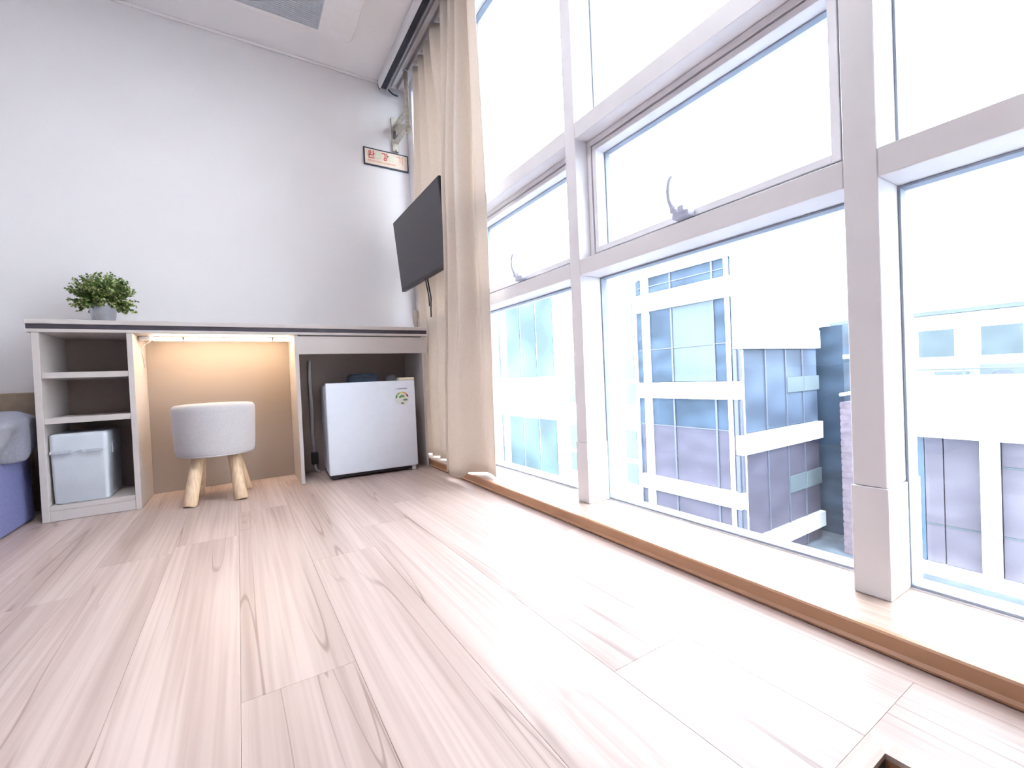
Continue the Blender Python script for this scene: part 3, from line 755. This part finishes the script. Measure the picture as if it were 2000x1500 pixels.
for xx in (.784, .870):
    B(xx, xx+.029, 2.7292, 2.7303, 1.862, 1.896).build('pictogram_field', M_SIGNG, sg)
m = MB(); rr = random.Random(5); xx = .738
while xx < .905:
    ww = rr.uniform(.003, .008); m.box(xx, xx+ww, 2.7294, 2.7303, 1.837, 1.837+rr.uniform(.004, .008)); xx += ww+.0025
m.build('small_print', M_REDP, sg)

br = thing('escape_bracket', 'cream steel escape line bracket with folded arm on the back wall', 'bracket', (.92, 2.70, 1.93))
B(.892, .932, 2.7225, 2.7393, 1.925, 2.135, bev=.001, seg=1).build('wall_plate', M_BRACKET, br)
MB().tube([(.922, 2.515, 1.945), (.922, 2.515, 2.300)], .0125, n=16).build('arm', M_BRACKET, br)
for zz in (1.975, 2.070):
    MB().prism([(.897, 2.722), (.908, 2.515), (.936, 2.515), (.928, 2.722)], zz, zz+.010, 'z').build('hinge_plate', M_BRACKET, br)
    MB().lathe([(.008, zz-.006), (.008, zz+.017)], (.915, 2.690, 0), n=10).build('bolt', M_RAIL, br)
    MB().lathe([(.0165, zz-.006), (.0165, zz+.018)], (.922, 2.515, 0), n=14).build('arm_collar', M_BRACKET, br)
MB().prism([(2.722, 2.09), (2.722, 2.02), (2.53, 1.985), (2.53, 2.0)], .910, .917, 'x').build('brace', M_BRACKET, br)
B(.897, .926, 2.706, 2.7222, 2.00, 2.045, bev=.002).build('hook_block', M_GREYP, br)
MB().tube([(.912, 2.722, 1.932), (.915, 2.714, 1.915), (.912, 2.718, 1.905)], .004, n=8).build('hook', M_GREYP, br)
MB().lathe([(.013, 2.297), (.0155, 2.299), (.0155, 2.304), (.010, 2.306)], (.922, 2.515, 0), n=16).build('arm_cap', M_SILVER, br)

# ------------------------------------------------------------------ ceiling air conditioner
ac = thing('ceiling_air_conditioner', 'white rounded ceiling air conditioner panel with grey grille', 'air conditioner', (.05, 2.25, CH))
lv_ = []
AX0, AX1, AY0, AY1 = -.55, .607, 2.00, 2.478
loft([((AX0+.012, AX1-.012, AY0+.012, AY1-.012), .035, CH-.0280), ((AX0+.004, AX1-.004, AY0+.004, AY1-.004), .040, CH-.0255), ((AX0, AX1, AY0, AY1), .042, CH-.020), ((AX0, AX1, AY0, AY1), .042, CH-.0006)]).build('panel', M_AC, ac, smooth_angle=35)
gx0, gx1, gy0, gy1 = -.40, .437, 2.17, 2.440
B(gx0, gx1, gy0, gy1, CH-.0300, CH-.0282).build('grille_plate', M_ACG, ac)
for j in range(22):
    yy = gy0+.008+(gy1-gy0-.016)*j/21
    B(gx0+.006, gx1-.006, yy-.0022, yy+.0022, CH-.0325, CH-.0302).build('slat', M_ACG, ac)
B(gx0, gx1, 2.04, 2.12, CH-.0300, CH-.0282, bev=.0008, seg=1).build('louvre', M_AC, ac)

# ------------------------------------------------------------------ added fill light on the ceiling, above the view
cl = thing('fill_light', 'added square fill light under the ceiling, out of view', 'fill light', (-.15, 1.15, CH))
B(-.45, .15, .85, 1.45, CH-.035, CH-.0008, bev=.01).build('light_frame', M_WHITE, cl)
B(-.42, .12, .88, 1.42, CH-.048, CH-.0355, bev=.006).build('light_diffuser', mat('fill_light_diffuser', (.95, .95, .95), .4, emit=(.92, .95, 1.0), estr=20.0), cl)

# ------------------------------------------------------------------ outside: street and buildings
struct(B(1.5, 120, -70, 120, -6.6, -6.2).build('ground', M_ASPHALT), 'grey street below the windows', 'street')

def zz9(z, k): return .48+(z-.48)*k
# --- glass office block with white bands (corner towards us)
A = thing('office_block', 'glass office block with white horizontal bands across the street', 'building', (16, 12, -6.2))
AX, AYc, AYe = 13.5, 8.09, 12.22
B(AX+.25, 18.8, AYc+.25, AYe+.2, -6.2, 4.05).build('core', M_XGLASS, A)
B(AX-.05, 18.9, AYc-.05, AYe, 4.05, 4.5, bev=.02, seg=1).build('parapet', M_XWHITE, A)
# left face
yspl = [AYc+.02, 8.95, 10.62, AYe]
bands = [(2.76, 3.42), (.02, -.57), (-3.57, -4.10)]
for (z1, z0) in bands:
    z0, z1 = sorted((z0, z1))
    for a, b in zip(yspl[:-1], yspl[1:]):
        B(AX-.06, AX+.20, a+.012, b-.012, z0, z1, bev=.01, seg=1).build('band_panel', M_XWHITE, A)
zr = [(3.44, 4.03), (.04, 2.74), (-3.55, -.59), (-6.18, -4.12)]
for z0, z1 in zr:
    for q, (a, b) in enumerate(zip(yspl[:-1], yspl[1:])):
        zm = z0+(z1-z0)*(.66 if z1 < 0 and z0 > -4 else .46)
        for (p, r_) in ((z0, zm-.02), (zm+.02, z1)):
            if r_-p < .1: continue
            mt = M_XPALE if (q == 1 and z0 > 0 and z1 < 3) else (M_XGLASS2 if r_ < -1.4 else M_XGLASS)
            B(AX+.10, AX+.16, a+.04, b-.04, p, r_).build('glass_panel', mt, A)
        B(AX+.06, AX+.18, a-.035, a+.035, z0, z1).build('mullion', M_XMULL, A)
        B(AX+.07, AX+.18, a+.04, b-.04, zm-.018, zm+.018).build('cross_bar', M_XMULL, A)
    B(AX+.02, AX+.10, 8.36, 8.50, z0, z1, bev=.01, seg=1).build('blind_strip', M_XWHITE, A)
    B(AX+.02, AX+.10, 11.62, 11.96, z0, z1, bev=.01, seg=1).build('blind_strip', M_XWHITE, A)
# right face
xspl = [AX+.03, 15.2, 16.52, 17.7, 18.86]
for (z0, z1) in ((1.05, 1.72), (-2.36, -1.72), (-5.72, -5.16)):
    for a, b in zip(xspl[:-1], xspl[1:]):
        B(a+.012, b-.012, AYc-.06, AYc+.20, z0, z1, bev=.01, seg=1).build('band_panel', M_XWHITE, A)
for a, b in ((16.53, 17.69), (17.71, 18.85)):
    B(a, b, AYc+.03, AYc+.09, -.52, .03, bev=.01, seg=1).build('spandrel_panel', M_XPALE, A)
    B(a, b, AYc+.03, AYc+.09, -4.1, -3.5, bev=.01, seg=1).build('spandrel_panel', M_XPALE, A)
for z0, z1 in ((-1.70, 1.03), (-5.14, -2.38), (-6.18, -5.74)):
    for q, (a, b) in enumerate(zip(xspl[:-1], xspl[1:])):
        B(a+.04, b-.04, AYc+.10, AYc+.16, z0, z1).build('glass_panel', M_XGLASSR if z0 > -2 else M_XGLASS2, A)
        B(a-.035, a+.035, AYc+.06, AYc+.18, z0, z1).build('mullion', M_XMULL, A)
    B(13.72, 13.84, AYc+.02, AYc+.10, z0, z1, bev=.01, seg=1).build('blind_strip', M_XWHITE, A)
for a, b in zip(xspl[:-1], xspl[1:]):
    B(a+.01, b-.01, AYc-.02, AYc+.20, 1.74, 4.04, bev=.01, seg=1).build('wall_panel', M_XWHITE, A)

# --- set-back white block left of it
D1 = thing('white_annex', 'white annex with stacked windows left of the office block', 'building', (16, 14.5, -6.2))
B(AX+.30, 18, AYe+.23, 17.2, -6.2, 4.6).build('core', M_XWHITE, D1)
for i in range(4):
    zb = -5.0+3.28*i
    if zb > 3: continue
    B(AX+.10, AX+.29, AYe+.28, 14.2, zb, zb+.70, bev=.01, seg=1).build('band_panel', M_XWHITE, D1)
    for (a, b) in ((12.55, 13.25), (13.45, 14.1), (14.6, 15.6), (15.9, 16.9)):
        for (p, q) in ((.80, 1.75), (1.85, 3.1)):
            if zb+q > 4.4: continue
            f_ = B(AX+.22, AX+.296, a, b, zb+p, zb+q).build('window', M_XWHITE, D1)
            B(AX+.19, AX+.219, a+.05, b-.05, zb+p+.05, zb+q-.05).build('pane', M_XPALE2, f_)

# --- long building further up the street, seen past the curtain
D2 = thing('far_street_block', 'pale block with cyan windows far up the street beside the curtain', 'building', (16, 30, -6.2))
B(AX+.3, 19, 17.6, 48, -6.2, 5.2).build('core', M_XWHITE, D2)
for (zb, zt) in ((-4.75, -1.70), (.30, 4.70)):
    for j in range(5):
        a = 17.8+5.3*j
        f_ = B(AX+.2, AX+.296, a, a+4.7, zb, zt).build('window', M_XWHITE, D2)
        for q in range(3):
            B(AX+.16, AX+.199, a+.10+1.53*q, a+1.53+1.53*q, zb+.12, zt-.12).build('pane', M_XCYAN, f_)

# --- low building opposite the right-hand bay
BX = 18.0
Bd = thing('low_shop_building', 'low flat-roofed building with wide white fascia and lavender glazing', 'building', (20, 1, -6.2))
B(BX+.5, 25, -14, 6.3, -6.2, -1.3).build('core', M_XGLASS3, Bd)
B(BX-.2, 25.2, -14, 6.4, -1.93, -.78, bev=.02, seg=1).build('fascia', M_XWHITE, Bd)
for j in range(11):
    a = 6.4-1.9*(j+1)
    B(BX-.1, BX+.05, a+.01, a+1.89, -.775, -.05, bev=.01, seg=1).build('parapet_panel', M_XWHITE, Bd)
B(BX-.1, BX+.9, -14, 6.4, -6.2, -5.95).build('plinth', M_XWHITE, Bd)
for yc in (3.52, -.2, -3.9, -7.6, -11.3):
    B(BX-.05, BX+.35, yc-.175, yc+.175, -5.94, -1.94, bev=.02, seg=1).build('column', M_XWHITE, Bd)
    for (a, b) in ((yc-1.80, yc-.19), (yc-3.50, yc-1.84)):
        B(BX+.40, BX+.45, a, b, -5.93, -4.75).build('glass_panel', M_XGLASS3, Bd)
        B(BX+.40, BX+.45, a, b, -4.70, -2.75).build('glass_panel', M_XGLASS3, Bd)
        B(BX+.40, BX+.45, a, b, -2.70, -1.95).build('glass_panel', M_XGLASS3, Bd)
        B(BX+.38, BX+.48, a, b, -4.745, -4.705).build('cross_bar', M_XPALE, Bd)
        B(BX+.38, BX+.48, a, b, -2.745, -2.705).build('cross_bar', M_XPALE, Bd)
for (a, b) in ((3.72, 4.55), (4.58, 5.0)):
    B(BX+.40, BX+.45, a, b, -5.93, -4.75).build('glass_panel', M_XGLASS3, Bd)
    B(BX+.40, BX+.45, a, b, -4.70, -1.95).build('glass_panel', M_XGLASS3, Bd)
    B(BX+.38, BX+.48, a, b, -4.745, -4.705).build('cross_bar', M_XPALE, Bd)
B(BX+.39, BX+.46, 5.02, 5.25, -5.93, -1.95).build('teal_panel', M_XTEAL, Bd)
pk = B(BX-.25, BX+.45, 6.55, 7.02, -6.2, -.9, bev=.01, seg=1).build('brick_pier', M_XBRICK, Bd)
for j in range(24):
    B(BX-.262, BX-.251, 6.54, 7.03, -6.15+.22*j, -5.99+.22*j).build('brick_course', M_XBRICK, pk)

# roof clutter behind the parapet
def rooftop_unit(x, y, w_, h_, lab):
    r_ = thing('rooftop_unit', lab, 'rooftop unit', (x, y, -.776))
    B(x-.35, x+.35, y-w_/2, y+w_/2, -.70, -.70+h_, bev=.02, seg=1).build('casing', M_XCLAD, r_)
    for sx in (-.3, .3):
        B(x+sx-.04, x+sx+.04, y-w_/2, y+w_/2, -.776, -.701).build('skid', M_XMULL, r_)
    MB().lathe([(.10, -.012), (.26, -.010), (.28, 0)], (x-.351, y, -.70+h_*.5), n=24, axis='x').build('fan_grille', M_XMULL, r_)
rooftop_unit(19.2, 3.35, .95, .95, 'pale rooftop unit with round fan nearest the white column')
rooftop_unit(19.6, 4.55, .8, .75, 'lower pale rooftop unit nearest the thick window post')
pr_ = thing('roof_railing', 'thin pale pipe railing across the flat roof opposite', 'railing', (18.6, 0, -.776))
for zz in (-.18, .12):
    MB().tube([(18.55, -12, zz), (18.55, 6.2, zz)], .03, n=6).build('rail', M_XCLAD, pr_)
for j in range(10):
    MB().tube([(18.55, 6.0-1.9*j, -.775), (18.55, 6.0-1.9*j, .15)], .025, n=6).build('post', M_XCLAD, pr_)

# --- far pale house above the roof
H = thing('far_house', 'far pale building with a row of windows above the flat roof', 'building', (42, 5, -6.2))
B(40, 46, -20, 16, -6.2, 3.35).build('core', M_XWHITE, H)
B(39.6, 46.2, -20.2, 16.2, 3.36, 3.62).build('roof_edge', M_XCLAD, H)
for j in range(8):
    a = 10.1-3.0*j
    f_ = B(39.9, 39.996, a-1.0, a+1.0, .4, 2.5).build('window', M_XWHITE, H)
    B(39.86, 39.899, a-.88, a+.88, .55, 2.35).build('pane', M_XPALE, f_)

# --- tall narrow building behind the gap with balconies and a clothes pole
G = thing('balcony_house', 'pale house with white balconies squeezed beside the office block', 'building', (22, 9, -6.2))
B(19.6, 25, 7.6, 14, -6.2, 1.9).build('core', M_XGLASS, G)
for zb in (-4.3, -1.95, .6):
    B(19.5, 21.6, 6.7, 7.58, zb, zb+.16, bev=.01, seg=1).build('balcony_slab', M_XWHITE, G)
    B(19.9, 21.5, 6.68, 6.74, zb+.18, zb+.95, bev=.01, seg=1).build('balcony_front', M_XWHITE, G)
MB().tube([(19.75, 6.9, -6.2), (19.75, 6.9, 1.9)], .07, n=8).build('drain_pipe', M_XWHITE, G)
MB().tube([(17.4, 6.85, -.62), (21.5, 6.6, -.50)], .06, n=8).build('clothes_pole', M_XWHITE, G)
MB().tube([(19.6, 6.9, -1.0), (19.0, 6.9, -2.1)], .045, n=8).build('brace', M_XPALE, G)
